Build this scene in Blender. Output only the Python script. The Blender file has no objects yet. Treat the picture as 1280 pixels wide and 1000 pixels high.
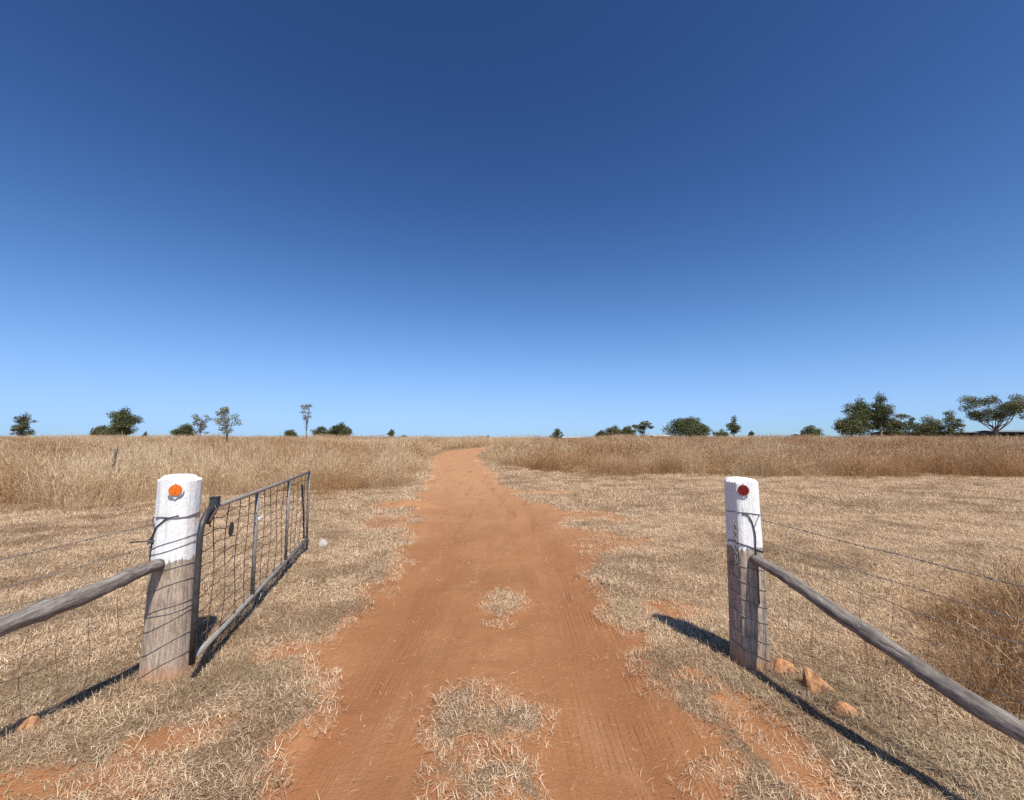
import bpy, bmesh, math, random
import numpy as np
from mathutils import Vector, Matrix
R = math.radians
random.seed(7); rng = np.random.default_rng(7)
scene = bpy.context.scene
C = scene.collection

# ------------------------------------------------------------------ camera
EYE = 1.55
cam_d = bpy.data.cameras.new('camera'); cam = bpy.data.objects.new('camera', cam_d); C.objects.link(cam)
cam.location = (0, 0, EYE); cam.rotation_euler = (R(90 + 5.18), 0, 0)
cam_d.sensor_width = 36; cam_d.lens = 540 / 1280 * 36
cam_d.clip_start = .05; cam_d.clip_end = 2500
scene.camera = cam
# ------------------------------------------------------------------ world, sun, exposure
SUN_EL, SUN_AZ = R(56.6), math.atan2(.397, -.918)
w = bpy.data.worlds.new('World'); scene.world = w; w.use_nodes = True
nt = w.node_tree; nt.nodes.clear()
sky = nt.nodes.new('ShaderNodeTexSky'); sky.sky_type = 'NISHITA'; sky.sun_disc = False
sky.sun_elevation = SUN_EL; sky.sun_rotation = SUN_AZ
sky.altitude = 0; sky.air_density = .8; sky.dust_density = .3; sky.ozone_density = .5
bg = nt.nodes.new('ShaderNodeBackground'); bg.inputs[1].default_value = .10
wo = nt.nodes.new('ShaderNodeOutputWorld')
def vmath(op, a, b):
    n = nt.nodes.new('ShaderNodeVectorMath'); n.operation = op
    for k, v in ((0, a), (1, b)):
        if isinstance(v, tuple): n.inputs[k].default_value = v
        else: nt.links.new(v, n.inputs[k])
    return n.outputs[0]
# one tone curve for the whole dome, like a camera's: A v^2 / (1 + C v^2) per channel
v1 = vmath('MULTIPLY', sky.outputs[0], (.1, .1, .1)); v2 = vmath('MULTIPLY', v1, v1)
num = vmath('MULTIPLY', v2, (47.5, 53.0, 48.5)); den = vmath('ADD', vmath('MULTIPLY', v2, (11., 7.4, 3.4)), (1., 1., 1.))
nt.links.new(vmath('DIVIDE', num, den), bg.inputs[0]); nt.links.new(bg.outputs[0], wo.inputs[0])
sun_d = bpy.data.lights.new('sun', 'SUN'); sun = bpy.data.objects.new('sun', sun_d); C.objects.link(sun)
sun_d.energy = 5.0; sun_d.angle = R(.53); sun_d.color = (1, .955, .88)
to_sun = Vector((math.sin(SUN_AZ) * math.cos(SUN_EL), math.cos(SUN_AZ) * math.cos(SUN_EL), math.sin(SUN_EL)))
sun.rotation_euler = to_sun.to_track_quat('Z', 'Y').to_euler()
vs = scene.view_settings; vs.view_transform = 'Standard'; vs.look = 'None'; vs.exposure = .20; vs.gamma = 1; vs.use_curve_mapping = False
cy = scene.cycles
cy.max_bounces = 5; cy.diffuse_bounces = 3; cy.glossy_bounces = 2; cy.transmission_bounces = 3; cy.transparent_max_bounces = 6
cy.use_denoising = False

# ------------------------------------------------------------------ helpers
def S(t):
    t = np.clip(t, 0, 1); return t * t * (3 - 2 * t)
_tab = np.random.default_rng(99).random((256, 256))
def vn(x, y, s, seed=0):
    x = np.asarray(x, float) / s + seed * 17.3 + 100; y = np.asarray(y, float) / s + seed * 9.7 + 100
    xi = np.floor(x).astype(int); yi = np.floor(y).astype(int)
    fx = x - xi; fy = y - yi; fx = fx * fx * (3 - 2 * fx); fy = fy * fy * (3 - 2 * fy)
    a = _tab[xi % 256, yi % 256]; b = _tab[(xi + 1) % 256, yi % 256]; c = _tab[xi % 256, (yi + 1) % 256]; d = _tab[(xi + 1) % 256, (yi + 1) % 256]
    return (a * (1 - fx) + b * fx) * (1 - fy) + (c * (1 - fx) + d * fx) * fy
def fbm(x, y, s, seed=0, o=4):
    t = 0; a = .5; n = 0
    for k in range(o):
        t = t + a * vn(x, y, s / 2 ** k, seed + k); n += a; a *= .5
    return t / n          # about 0.5 mean

def tag(o, label=None, cat=None, group=None, kind=None):
    if label: o['label'] = label
    if cat: o['category'] = cat
    if group: o['group'] = group
    if kind: o['kind'] = kind
    return o
def link(o, parent=None):
    C.objects.link(o)
    if parent: o.parent = parent
    return o
def empty(name, loc, **k):
    o = bpy.data.objects.new(name, None); o.location = loc; o.empty_display_size = .1; link(o); tag(o, **k)
    bpy.context.view_layer.update(); return o
class MB:
    "collects vertices and faces"
    def __init__(s): s.v = []; s.f = []; s.n = 0
    def add(s, v, f):
        s.v.append(np.asarray(v, float).reshape(-1, 3)); s.f += [tuple(i + s.n for i in q) for q in f]; s.n += len(s.v[-1]); return s
    def tube(s, pts, rad, seg=10, cap=True, jit=0, flat=1.0):
        P = np.asarray(pts, float); n = len(P); rad = np.broadcast_to(np.asarray(rad, float), (n,))
        T = np.gradient(P, axis=0); T /= np.linalg.norm(T, axis=1)[:, None] + 1e-12
        up = np.array([0, 0, 1.]) if abs(T[0][2]) < .9 else np.array([1., 0, 0])
        V = []; u = np.cross(T[0], up); u /= np.linalg.norm(u)
        an = np.arange(seg) * 2 * np.pi / seg
        for i in range(n):
            u = u - T[i] * u.dot(T[i]); u /= np.linalg.norm(u); v = np.cross(T[i], u)
            rr = rad[i] * (1 + (jit * (rng.random(seg) - .5) if jit else 0))
            V.append(P[i] + np.outer(np.cos(an) * rr, u) + np.outer(np.sin(an) * rr * flat, v))
        F = [(i * seg + j, i * seg + (j + 1) % seg, (i + 1) * seg + (j + 1) % seg, (i + 1) * seg + j) for i in range(n - 1) for j in range(seg)]
        if cap: F += [tuple(range(seg))[::-1], tuple((n - 1) * seg + j for j in range(seg))]
        return s.add(np.concatenate(V), F)
    def box(s, c, size, rot=None):
        c = np.asarray(c, float); h = np.asarray(size, float) / 2
        V = np.array([[x, y, z] for x in (-1, 1) for y in (-1, 1) for z in (-1, 1)]) * h
        if rot is not None: V = V @ np.array(rot).T
        return s.add(V + c, [(0, 1, 3, 2), (4, 6, 7, 5), (0, 4, 5, 1), (2, 3, 7, 6), (0, 2, 6, 4), (1, 5, 7, 3)])
    def build(s, name, mat, parent=None, smooth=True):
        me = bpy.data.meshes.new(name); me.from_pydata(np.concatenate(s.v).tolist(), [], s.f); me.update()
        if smooth: me.shade_smooth()
        me.materials.append(mat)
        o = bpy.data.objects.new(name, me); link(o, parent)
        if parent is not None: o.matrix_parent_inverse = parent.matrix_world.inverted()
        return o
def quadmesh(name, V, mat, attrs=None, fn=4):
    V = np.asarray(V, np.float32).reshape(-1, 3); n = len(V) // fn
    me = bpy.data.meshes.new(name); me.vertices.add(len(V)); me.vertices.foreach_set('co', V.ravel())
    me.loops.add(n * fn); me.loops.foreach_set('vertex_index', np.arange(n * fn, dtype=np.int32))
    me.polygons.add(n); me.polygons.foreach_set('loop_start', np.arange(n, dtype=np.int32) * fn)
    me.update(calc_edges=True); me.validate()
    for k, a in (attrs or {}).items():
        at = me.attributes.new(k, 'FLOAT', 'POINT'); at.data.foreach_set('value', np.asarray(a, np.float32))
    me.materials.append(mat); return me

# ------------------------------------------------------------------ material helpers
def mat(name):
    m = bpy.data.materials.new(name); m.use_nodes = True; nt = m.node_tree; nt.nodes.clear()
    out = nt.nodes.new('ShaderNodeOutputMaterial'); return m, nt, out
class N:
    def __init__(s, nt): s.nt = nt
    def __call__(s, kind, ins=None, **p):
        n = s.nt.nodes.new('ShaderNode' + kind)
        for k, v in p.items(): setattr(n, k, v)
        for k, v in (ins or {}).items():
            if isinstance(v, bpy.types.NodeSocket): s.nt.links.new(v, n.inputs[k])
            else: n.inputs[k].default_value = v
        return n
    def noise(s, vec, scale, detail=4, rough=.6, dist=0):
        return s('TexNoise', {'Vector': vec, 'Scale': scale, 'Detail': detail, 'Roughness': rough, 'Distortion': dist}).outputs['Fac']
    def ramp(s, fac, stops):
        n = s('ValToRGB', {'Fac': fac}); cr = n.color_ramp
        while len(cr.elements) > 1: cr.elements.remove(cr.elements[-1])
        for i, (p, c) in enumerate(stops):
            e = cr.elements[0] if i == 0 else cr.elements.new(p)
            e.position = p; e.color = (*c, 1) if len(c) == 3 else c
        return n.outputs[0]
    def mix(s, fac, a, b, blend='MIX'):
        n = s('Mix', data_type='RGBA', blend_type=blend)
        for i, v in ((0, fac), (6, a), (7, b)):
            if isinstance(v, bpy.types.NodeSocket): s.nt.links.new(v, n.inputs[i])
            else: n.inputs[i].default_value = v if i == 0 else (*v, 1)
        return n.outputs[2]
    def m(s, op, a, b=None, c=None, clamp=False):
        n = s('Math', operation=op, use_clamp=clamp)
        for i, v in enumerate((a, b, c)):
            if v is None: continue
            if isinstance(v, bpy.types.NodeSocket): s.nt.links.new(v, n.inputs[i])
            else: n.inputs[i].default_value = v
        return n.outputs[0]
    def attr(s, name, t='GEOMETRY'): return s('Attribute', attribute_name=name, attribute_type=t).outputs['Fac']
    def map(s, vec, scale=(1, 1, 1), rot=(0, 0, 0)):
        return s('Mapping', {'Vector': vec, 'Scale': scale, 'Rotation': rot}).outputs[0]
    def sm(s, v, a, b):
        n = s('MapRange', {'Value': v, 'From Min': a, 'From Max': b}, interpolation_type='SMOOTHSTEP'); return n.outputs[0]
def c3(*a): return tuple(a)

# ground: red soil and straw thatch, chosen by the 'bare' attribute of the sheet
def ground_material():
    m, nt, out = mat('red_soil_and_thatch'); n = N(nt)
    P = n('TexCoord').outputs['Object']
    bare = n.attr('bare'); rut = n.attr('rut'); tread = n.attr('tread'); far = n.attr('far')
    # soil
    big = n.noise(P, 1.1, 5, .6); mid = n.noise(P, 9, 5, .65); fine = n.noise(P, 120, 3, .7)
    soil = n.mix(n.sm(big, .3, .7), c3(.285, .127, .053), c3(.36, .168, .074))
    soil = n.mix(n.m('MULTIPLY', n.sm(mid, .45, .75), .45), soil, c3(.27, .108, .045))
    soil = n.mix(n.m('MULTIPLY', n.sm(fine, .55, .8), .35), soil, c3(.48, .25, .125))
    soil = n.mix(n.m('MULTIPLY', rut, .55), soil, c3(.285, .115, .05))
    soil = n.mix(n.m('MULTIPLY', far, .62), soil, c3(.50, .275, .14))
    sk = n.noise(n.map(P, (1, .14, 1)), 4.2, 5, .65, .4)
    soil = n.mix(n.m('MULTIPLY', n.sm(sk, .52, .72), .22), soil, c3(.50, .28, .15)); soil = n.mix(n.m('MULTIPLY', n.sm(sk, .48, .30), .5), soil, c3(.245, .10, .043))
    pb = n.noise(P, 260, 2, .5); soil = n.mix(n.m('MULTIPLY', n.sm(pb, .70, .76), .6), soil, c3(.20, .085, .04))
    # scattered straw dust
    st = n.noise(n.map(P, (1, 1, 1), (0, 0, .5)), 55, 2, .5, 1.2)
    soil = n.mix(n.m('MULTIPLY', n.sm(st, .66, .74), .5), soil, c3(.6, .42, .25))
    # thatch: short streaks
    t1 = n.noise(P, 70, 4, .7, 2.5); t2 = n.noise(P, 14, 4, .7, .8); t3 = n.noise(P, .7, 4, .6)
    th = n.ramp(t1, [(.36, c3(.05, .03, .019)), (.48, c3(.17, .10, .055)), (.58, c3(.44, .30, .175)), (.72, c3(.66, .50, .32))])
    th = n.mix(n.m('MULTIPLY', n.sm(t2, .45, .7), .5), th, c3(.30, .185, .10))
    th = n.mix(n.m('MULTIPLY', n.sm(t3, .4, .75), .35), th, c3(.44, .29, .17))
    edge = n.m('ADD', n.m('ADD', bare, n.m('MULTIPLY', n.m('SUBTRACT', n.noise(P, 22, 5, .75), .5), .9)), n.m('MULTIPLY', n.m('SUBTRACT', n.noise(P, 5, 4, .7), .5), .7))
    f = n.sm(edge, .12, .42)
    col = n.mix(f, th, soil)
    # relief
    wv = n('TexWave', {'Vector': n.map(P, (1, .02, 1)), 'Scale': 8.0, 'Distortion': 9, 'Detail': 3, 'Detail Scale': 2.2, 'Detail Roughness': .6}, wave_type='BANDS', bands_direction='X').outputs['Fac']
    sr = n.m('MULTIPLY', wv, n.m('MULTIPLY', n.m('MULTIPLY', tread, n.sm(n.noise(P, 2.2, 3, .6), .38, .62)), .9))
    h = n.m('ADD', n.m('MULTIPLY', fine, .35), n.m('MULTIPLY', mid, .9)); h = n.m('ADD', h, n.m('MULTIPLY', n.noise(P, 34, 3, .8), 1.1)); h = n.m('ADD', h, sr)
    hm = n.m('ADD', n.m('MULTIPLY', t1, 1.6), t2)
    hh = n('Mix', data_type='FLOAT'); nt.links.new(f, hh.inputs[0]); nt.links.new(hm, hh.inputs[2]); nt.links.new(h, hh.inputs[3])
    bump = n('Bump', {'Height': hh.outputs[0], 'Strength': .7, 'Distance': .014})
    b = n('BsdfPrincipled', {'Base Color': col, 'Roughness': .95, 'Specular IOR Level': .1, 'Normal': bump.outputs[0]})
    nt.links.new(b.outputs[0], out.inputs[0]); return m

def straw_material(name, stops, browned, green=c3(.31, .275, .17)):
    m, nt, out = mat(name); n = N(nt)
    v = n.attr('shade'); tone = n.attr('tone', 'INSTANCER'); gr = n.attr('green', 'INSTANCER')
    col = n.ramp(v, stops)
    col = n.mix(tone, col, n.ramp(v, browned))
    col = n.mix(gr, col, green)
    d = n('BsdfDiffuse', {'Color': col}); t = n('BsdfTranslucent', {'Color': col})
    mx = n('MixShader', {0: .22, 1: d.outputs[0], 2: t.outputs[0]}); nt.links.new(mx.outputs[0], out.inputs[0]); return m

def wood_material(name, grain, dark, axis='Z', painted=None, seed=0.):
    """weathered timber with grain along the local axis; painted = (height, slope in x) of the whitewash"""
    m, nt, out = mat(name); n = N(nt)
    P = n('TexCoord').outputs['Object']; P = n('VectorMath', {0: P, 1: (seed, seed, 0)}, operation='ADD').outputs[0]
    sc = {'Z': (1, 1, .055), 'Y': (1, .055, 1), 'X': (.055, 1, 1)}[axis]
    g = n.noise(n.map(P, sc), 75, 5, .7, .3); g2 = n.noise(n.map(P, sc), 22, 4, .6, .6); blot = n.noise(P, 7, 4, .6); fl = n.noise(n.map(P, tuple(min(1, k * 5) for k in sc)), 60, 4, .7)
    col = n.ramp(n.m('ADD', n.m('MULTIPLY', g, .6), n.m('MULTIPLY', fl, .4)), [(.3, dark), (.44, grain[0]), (.56, grain[1]), (.7, grain[2])])
    crack = n.sm(g2, .36, .30)
    col = n.mix(n.m('MULTIPLY', crack, .85), col, c3(.03, .022, .018))
    col = n.mix(n.m('MULTIPLY', n.sm(blot, .5, .72), .5), col, tuple(x * .55 for x in grain[0]))
    h = n.m('SUBTRACT', n.m('ADD', n.m('MULTIPLY', g, .8), fl), n.m('MULTIPLY', crack, 1.6)); rough = .9
    if painted:
        z = n('SeparateXYZ', {0: n('TexCoord').outputs['Object']})
        # soil splash at the foot
        foot = n.sm(n.m('ADD', z.outputs[2], n.m('MULTIPLY', blot, .12)), .22, .04)
        col = n.mix(n.m('MULTIPLY', foot, .75), col, c3(.50, .24, .11))
        e = n.m('ADD', n.m('ADD', z.outputs[2], n.m('MULTIPLY', z.outputs[0], painted[1])), n.m('ADD', n.m('MULTIPLY', n.m('SUBTRACT', g, .5), .10), n.m('MULTIPLY', n.m('SUBTRACT', blot, .5), .12)))
        pf = n.sm(e, painted[0] - .004, painted[0] + .006)
        pc = n.noise(P, 34, 5, .7); pk = n.noise(n.map(P, (1, 1, .3)), 48, 4, .75)
        chip = n.sm(n.m('ADD', pk, n.m('MULTIPLY', crack, .20)), .635, .68)
        pcol = n.mix(n.sm(pc, .35, .75), c3(.87, .85, .81), c3(.75, .73, .69))
        pcol = n.mix(n.m('MULTIPLY', n.sm(n.noise(P, 5, 5, .75), .52, .75), .45), pcol, c3(.60, .57, .52))
        pcol = n.mix(n.m('MULTIPLY', n.sm(g, .44, .34), .5), pcol, c3(.52, .49, .45)); pcol = n.mix(n.m('MULTIPLY', crack, .35), pcol, c3(.30, .27, .24))
        pcol = n.mix(n.m('MULTIPLY', chip, .8), pcol, c3(.33, .28, .23))
        col = n.mix(pf, col, pcol)
        hp = n.m('ADD', n.m('MULTIPLY', h, .7), n.m('MULTIPLY', pc, .35))
        mm = n('Mix', data_type='FLOAT'); nt.links.new(pf, mm.inputs[0]); nt.links.new(h, mm.inputs[2]); nt.links.new(n.m('ADD', hp, .3), mm.inputs[3]); h = mm.outputs[0]
    bump = n('Bump', {'Height': h, 'Strength': .8, 'Distance': .008})
    b = n('BsdfPrincipled', {'Base Color': col, 'Roughness': rough, 'Specular IOR Level': .2, 'Normal': bump.outputs[0]})
    nt.links.new(b.outputs[0], out.inputs[0]); return m

def plain(name, a, b, scale=30, rough=.6, metal=0., bump=.3, stain=None):
    m, nt, out = mat(name); n = N(nt); P = n('TexCoord').outputs['Object']
    f = n.noise(P, scale, 5, .65); col = n.mix(n.sm(f, .35, .65), a, b)
    if stain: col = n.mix(n.sm(n.noise(P, scale * .4, 4, .7), .52, .66), col, stain)
    bp = n('Bump', {'Height': f, 'Strength': bump, 'Distance': .003})
    p = n('BsdfPrincipled', {'Base Color': col, 'Roughness': rough, 'Metallic': metal, 'Normal': bp.outputs[0]})
    nt.links.new(p.outputs[0], out.inputs[0]); return m

def leaf_material(name, a, b):
    m, nt, out = mat(name); n = N(nt)
    v = n.attr('shade'); col = n.ramp(v, [(0, a), (.75, b), (1, tuple(x * 1.35 for x in b))])
    d = n('BsdfDiffuse', {'Color': col}); t = n('BsdfTranslucent', {'Color': col})
    mx = n('MixShader', {0: .2, 1: d.outputs[0], 2: t.outputs[0]}); nt.links.new(mx.outputs[0], out.inputs[0]); return m

M = dict(
    ground=ground_material(),
    short=straw_material('dry_short_straw', [(0, c3(.25, .15, .085)), (.25, c3(.60, .41, .25)), (.65, c3(.88, .67, .44)), (1, c3(.97, .80, .57))],
                         [(0, c3(.11, .062, .035)), (.4, c3(.33, .21, .125)), (1, c3(.66, .48, .31))]),
    tall=straw_material('dry_tall_straw', [(0, c3(.20, .115, .055)), (.4, c3(.50, .335, .18)), (.8, c3(.76, .56, .34)), (1, c3(.92, .75, .51))],
                        [(0, c3(.14, .066, .028)), (.4, c3(.34, .18, .08)), (.8, c3(.50, .295, .145)), (1, c3(.68, .46, .26))]),
    post_l=wood_material('weathered_post_timber', [c3(.32, .24, .175), c3(.52, .41, .31), c3(.66, .55, .44)], c3(.15, .105, .075), painted=(.745, -.10)),
    post_r=wood_material('split_post_timber', [c3(.28, .21, .155), c3(.48, .385, .295), c3(.64, .54, .43)], c3(.08, .058, .042), painted=(.80, -.12), seed=3.1),
    rail=wood_material('silvered_rail_timber', [c3(.15, .125, .105), c3(.28, .24, .205), c3(.47, .415, .36)], c3(.06, .047, .038), axis='Y', seed=1.7),
    galv=plain('galvanised_pipe', c3(.19, .17, .148), c3(.29, .265, .23), 40, .65, 0., .2, c3(.26, .19, .14)),
    darksteel=plain('dark_steel', c3(.045, .045, .045), c3(.085, .08, .075), 30, .5, .4, .3),
    rust=plain('rusty_wire', c3(.10, .062, .043), c3(.18, .12, .09), 60, .8, .1),
    wire=plain('old_fence_wire', c3(.20, .185, .17), c3(.34, .32, .29), 60, .6, .5),
    box=plain('dark_box', c3(.022, .026, .024), c3(.04, .044, .04), 40, .6),
    lens_o=plain('orange_lens', c3(.62, .12, .008), c3(.76, .18, .015), 90, .25),
    lens_r=plain('red_lens', c3(.13, .004, .004), c3(.21, .008, .006), 90, .25),
    plate=plain('pale_backing', c3(.72, .70, .66), c3(.82, .80, .77), 40, .5),
    rock=plain('orange_stone', c3(.26, .11, .045), c3(.55, .29, .13), 16, .9, 0, 1.0, c3(.15, .07, .042)),
    bark=plain('grey_bark', c3(.16, .13, .10), c3(.28, .24, .20), 3, .9),
    dark_bark=plain('dark_bark', c3(.06, .048, .04), c3(.11, .09, .075), 3, .9),
    dkleaf=leaf_material('dark_leaves', c3(.035, .044, .018), c3(.155, .165, .075)),
    olive=leaf_material('olive_leaves', c3(.055, .060, .026), c3(.175, .170, .085)),
    grey=leaf_material('grey_green_leaves', c3(.15, .16, .12), c3(.36, .37, .28)),
    white=plain('white_roof', c3(.74, .74, .74), c3(.82, .82, .82), 1, .5),
    shed=plain('dark_shed_wall', c3(.05, .05, .055), c3(.08, .08, .08), 1, .8),
    shedroof=plain('grey_shed_roof', c3(.16, .16, .165), c3(.22, .22, .23), 1, .8),
    picket=plain('dark_picket', c3(.06, .045, .038), c3(.11, .085, .07), 20, .8),
)

m_, nt_, out_ = mat('clods'); n_ = N(nt_)
b_ = n_('BsdfDiffuse', {'Color': n_.mix(n_.attr('tone', 'INSTANCER'), c3(.33, .145, .065), c3(.60, .47, .36))}); nt_.links.new(b_.outputs[0], out_.inputs[0]); M['clod'] = m_

# ------------------------------------------------------------------ terrain
TL = np.array([(-1.05, -3), (-1.1, 1), (-1.11, 2.02), (-1.15, 2.26), (-1.17, 2.7), (-1.45, 3.05), (-1.50, 3.25), (-1.36, 3.66), (-1.46, 5.08), (-1.55, 6.14), (-1.76, 7.76), (-2.41, 12.04), (-3.76, 20.74), (-5.29, 29.72), (-6.23, 36.86), (-6.39, 43.44), (-5.0, 50), (0, 62), (9, 80), (20, 110), (60, 400)])
TR = np.array([(.88, -3), (.90, 1), (.92, 2.02), (.94, 2.36), (.94, 2.58), (.86, 2.96), (1.1, 3.52), (1.0, 4.16), (.93, 5.08), (1.0, 6.14), (1.01, 7.76), (1.25, 9.3), (.35, 11), (-.61, 16.7), (-2.12, 28.86), (-3.25, 36.86), (-3.3, 43.44), (-1.6, 50), (3.4, 62), (12.4, 80), (24, 110), (64, 400)])
def base_z(x, y):
    return 1.0 * S((y - 24) / 56) - .75 * S((y - 85) / 50) + S((y - 14) / 30) * (fbm(x, y, 17, 5, 2) - .5) * .25
def blob(x, y, cx, cy, rx, ry, a=0):
    c, s = math.cos(a), math.sin(a); dx = x - cx; dy = y - cy
    return 1 - np.sqrt(((dx * c + dy * s) / rx) ** 2 + ((-dx * s + dy * c) / ry) ** 2)
def bareness(x, y):
    xl = np.interp(y, TL[:, 1], TL[:, 0]); xr = np.interp(y, TR[:, 1], TR[:, 0])
    d = np.minimum(x - xl, xr - x)                       # inside distance
    sc = np.clip(.12 + y * .012, .12, .6)
    nz = (fbm(x, y, .55, 1, 4) - .5)
    d = d + nz * np.clip(.5 + y * .02, .5, 1.0) + (fbm(x, y, .17, 23, 3) - .5) * .22
    b = np.clip(.5 + d / (2 * sc), 0, 1)
    # grassy strip between the wheel tracks, and a second tuft further on
    st = np.clip(.5 + (np.minimum(x + .37, .16 - x) * 1.0 + (fbm(x, y, .35, 8, 4) - .5) * .45) / .16, 0, 1) * S((3.2 - y) / .25 + fbm(x, y, .3, 3, 2) * .6) * np.clip(.68 + 1.3 * (fbm(x, y, .22, 19, 3) - .5), .35, .92)
    st2 = np.clip(blob(x, y, -.10, 4.35, .27, .55) * 1.6 + (fbm(x, y, .2, 9, 3) - .5) * 1.6, 0, 1) * .8
    b = b * (1 - np.maximum(st, st2))
    # worn patches
    e = 0
    for (cx, cy_, rx, ry, a, k) in [(1.36, 2.3, .17, .8, .12, .62), (1.18, 3.0, .2, .14, 0, .6), (-1.72, 2.42, .45, .3, .4, .46), (-1.95, 2.05, .6, .3, .2, .43), (-1.42, 1.7, .4, .4, 0, .55), (-2.7, 1.9, .4, .3, 0, .4),
                             (-2.55, 10.3, 1.3, .5, .1, .52), (-2.2, 8.4, .8, .9, 0, .5), (1.3, 8.9, 1.2, 1.0, .15, .62), (1.3, 7.0, .9, 1.3, .2, .58), (1.45, 4.1, .45, .3, .1, .62), 
                             (-1.62, 3.35, .32, .2, .3, .62), (1.0, 13.0, 1.2, 1.0, 0, .4)]:
        e = np.maximum(e, k * np.clip(blob(x, y, cx, cy_, rx, ry, a) * 1.5 + nz * 2.2 + (fbm(x, y, .16, 33, 2) - .5) * .9, 0, 1))
    b = np.maximum(b, e)
    return b
def centre(y): return (np.interp(y, TL[:, 1], TL[:, 0]) + np.interp(y, TR[:, 1], TR[:, 0])) / 2
def wheel(x, y):
    c = centre(y); c = np.where(y < 4, -.12, c + (-.12 - c) * S((8 - y) / 4))
    near = S((60 - y) / 10)
    a = np.exp(-((x - c + .78) / .26) ** 2) + np.exp(-((x - c - .74) / .26) ** 2)
    return a * near
def wheel2(x, y):       # the tracks that turn off to the right, and the ones crossing
    c = .35 + (y - 4.2) * .22 + .03 * (y - 4.2) ** 2
    a = np.exp(-((x - c) / .15) ** 2) + np.exp(-((x - c + 1.35) / .17) ** 2)
    return a * S((y - 3.9) / 1.2) * S((9.6 - y) / 1.5)
def ground_z(x, y, bare=None):
    x = np.asarray(x, float); y = np.asarray(y, float)
    if bare is None: bare = bareness(x, y)
    near = S((26 - y) / 10)
    z = base_z(x, y) - bare * .03 * near
    z = z - near * bare * (.034 * wheel(x, y) + .014 * wheel2(x, y))
    z = z + near * ((fbm(x, y, .5, 11, 4) - .5) * .035 + (1 - bare) * (fbm(x, y, .13, 13, 3) - .5) * .03)
    z = z + near * np.clip(blob(x, y, -2.55, 10.5, 1.1, .4) * 1.2, 0, 1) * .12
    return z

def axis(parts):
    out = [parts[0][0]]
    for a, b, s in parts:
        n = max(1, round((b - a) / s)); out += list(np.linspace(a, b, n + 1)[1:])
    return out
xs = axis([(-3.2, 3.2, .03), ]); g = .035; r = []; v = 3.2
while v < 420: v += g; g *= 1.055; r.append(v)
xs = np.array([-t for t in r[::-1]] + xs + r)
ys = axis([(-3, 1.2, .15), (1.2, 6.5, .028)]); g = .03; v = 6.5
while v < 600: v += g; g *= 1.028; ys.append(v)
ys = np.array(ys)
GX, GY = np.meshgrid(xs, ys); B = bareness(GX, GY); GZ = ground_z(GX, GY, B)
nx, ny = len(xs), len(ys)
inside = (GX > np.interp(GY, TL[:, 1], TL[:, 0]) - .5) & (GX < np.interp(GY, TR[:, 1], TR[:, 0]) + .9)
q = (B[:-1, :-1] + B[1:, 1:] + B[:-1, 1:] + B[1:, :-1]) / 4
istrack = (q > .5) & inside[:-1, :-1] & (GY[:-1, :-1] < 90)
idx = (np.arange(ny - 1)[:, None] * nx + np.arange(nx - 1)[None, :])
quads = np.stack([idx, idx + 1, idx + 1 + nx, idx + nx], -1)
RUT = np.clip(wheel(GX, GY) + .7 * wheel2(GX, GY), 0, 1); FAR = S((GY - 3) / 14)
TREAD = (np.exp(-((GX - .62) / .33) ** 2) * S((5.5 - GY) / 1.5) + .45 * np.exp(-((GX + .85) / .3) ** 2) * S((5 - GY) / 2) + .25 * wheel(GX, GY)) * S((14 - GY) / 6)
def sheet(name, mask, label):
    F = quads[mask].reshape(-1, 4); u, inv = np.unique(F.ravel(), return_inverse=True)
    V = np.stack([GX.ravel()[u], GY.ravel()[u], GZ.ravel()[u]], -1).astype(np.float32)
    me = bpy.data.meshes.new(name); me.vertices.add(len(u)); me.vertices.foreach_set('co', V.ravel())
    me.loops.add(len(inv)); me.loops.foreach_set('vertex_index', inv.astype(np.int32).ravel())
    me.polygons.add(len(F)); me.polygons.foreach_set('loop_start', np.arange(len(F), dtype=np.int32) * 4)
    me.update(calc_edges=True); me.shade_smooth()
    for k, a in (('bare', B), ('rut', RUT), ('tread', TREAD), ('far', FAR)):
        at = me.attributes.new(k, 'FLOAT', 'POINT'); at.data.foreach_set('value', a.ravel()[u].astype(np.float32))
    me.materials.append(M['ground']); o = link(bpy.data.objects.new(name, me)); tag(o, label, kind='structure')
sheet('ground', ~istrack, 'dry paddock ground of straw thatch over red soil')
sheet('dirt_track', istrack, 'red dirt track with faint wheel ruts leading to the horizon')
def gz(x, y): return float(ground_z(np.array([x]), np.array([y]))[0])

# ------------------------------------------------------------------ timber gate posts
def post_shape(seed, r0, r1, flat, H, lean, chop=()):
    """returns f(angle, z) -> point on the post surface in local space"""
    rs = np.random.default_rng(seed); ph = rs.random(6) * 6.28
    def f(a, z, off=0.):
        a = np.asarray(a, float); t = z / H; r = r0 + (r1 - r0) * t + .010 * np.exp(-np.maximum(z, 0) / .10)
        r = r * (1 + flat[0] * np.cos(2 * a + ph[0]) + flat[1] * np.cos(3 * a + ph[1]) + flat[2] * np.cos(5 * a + ph[2]) + .012 * np.cos(9 * a + ph[3] + z * .8) + .01 * np.cos(14 * a + ph[4] + z * 1.5) + .015 * np.sin(z * 4 + ph[5] + a))
        for a0, dd in chop:
            cs = np.cos(a - a0); r = np.where(cs > .3, np.minimum(r, dd * (1 - .12 * t) / np.maximum(cs, .3) + .002 * np.sin(a * 30)), r)
        r = r + off
        return np.stack([r * np.cos(a) + lean[0] * z, r * np.sin(a) + lean[1] * z, z + 0 * a], -1)
    return f
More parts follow.
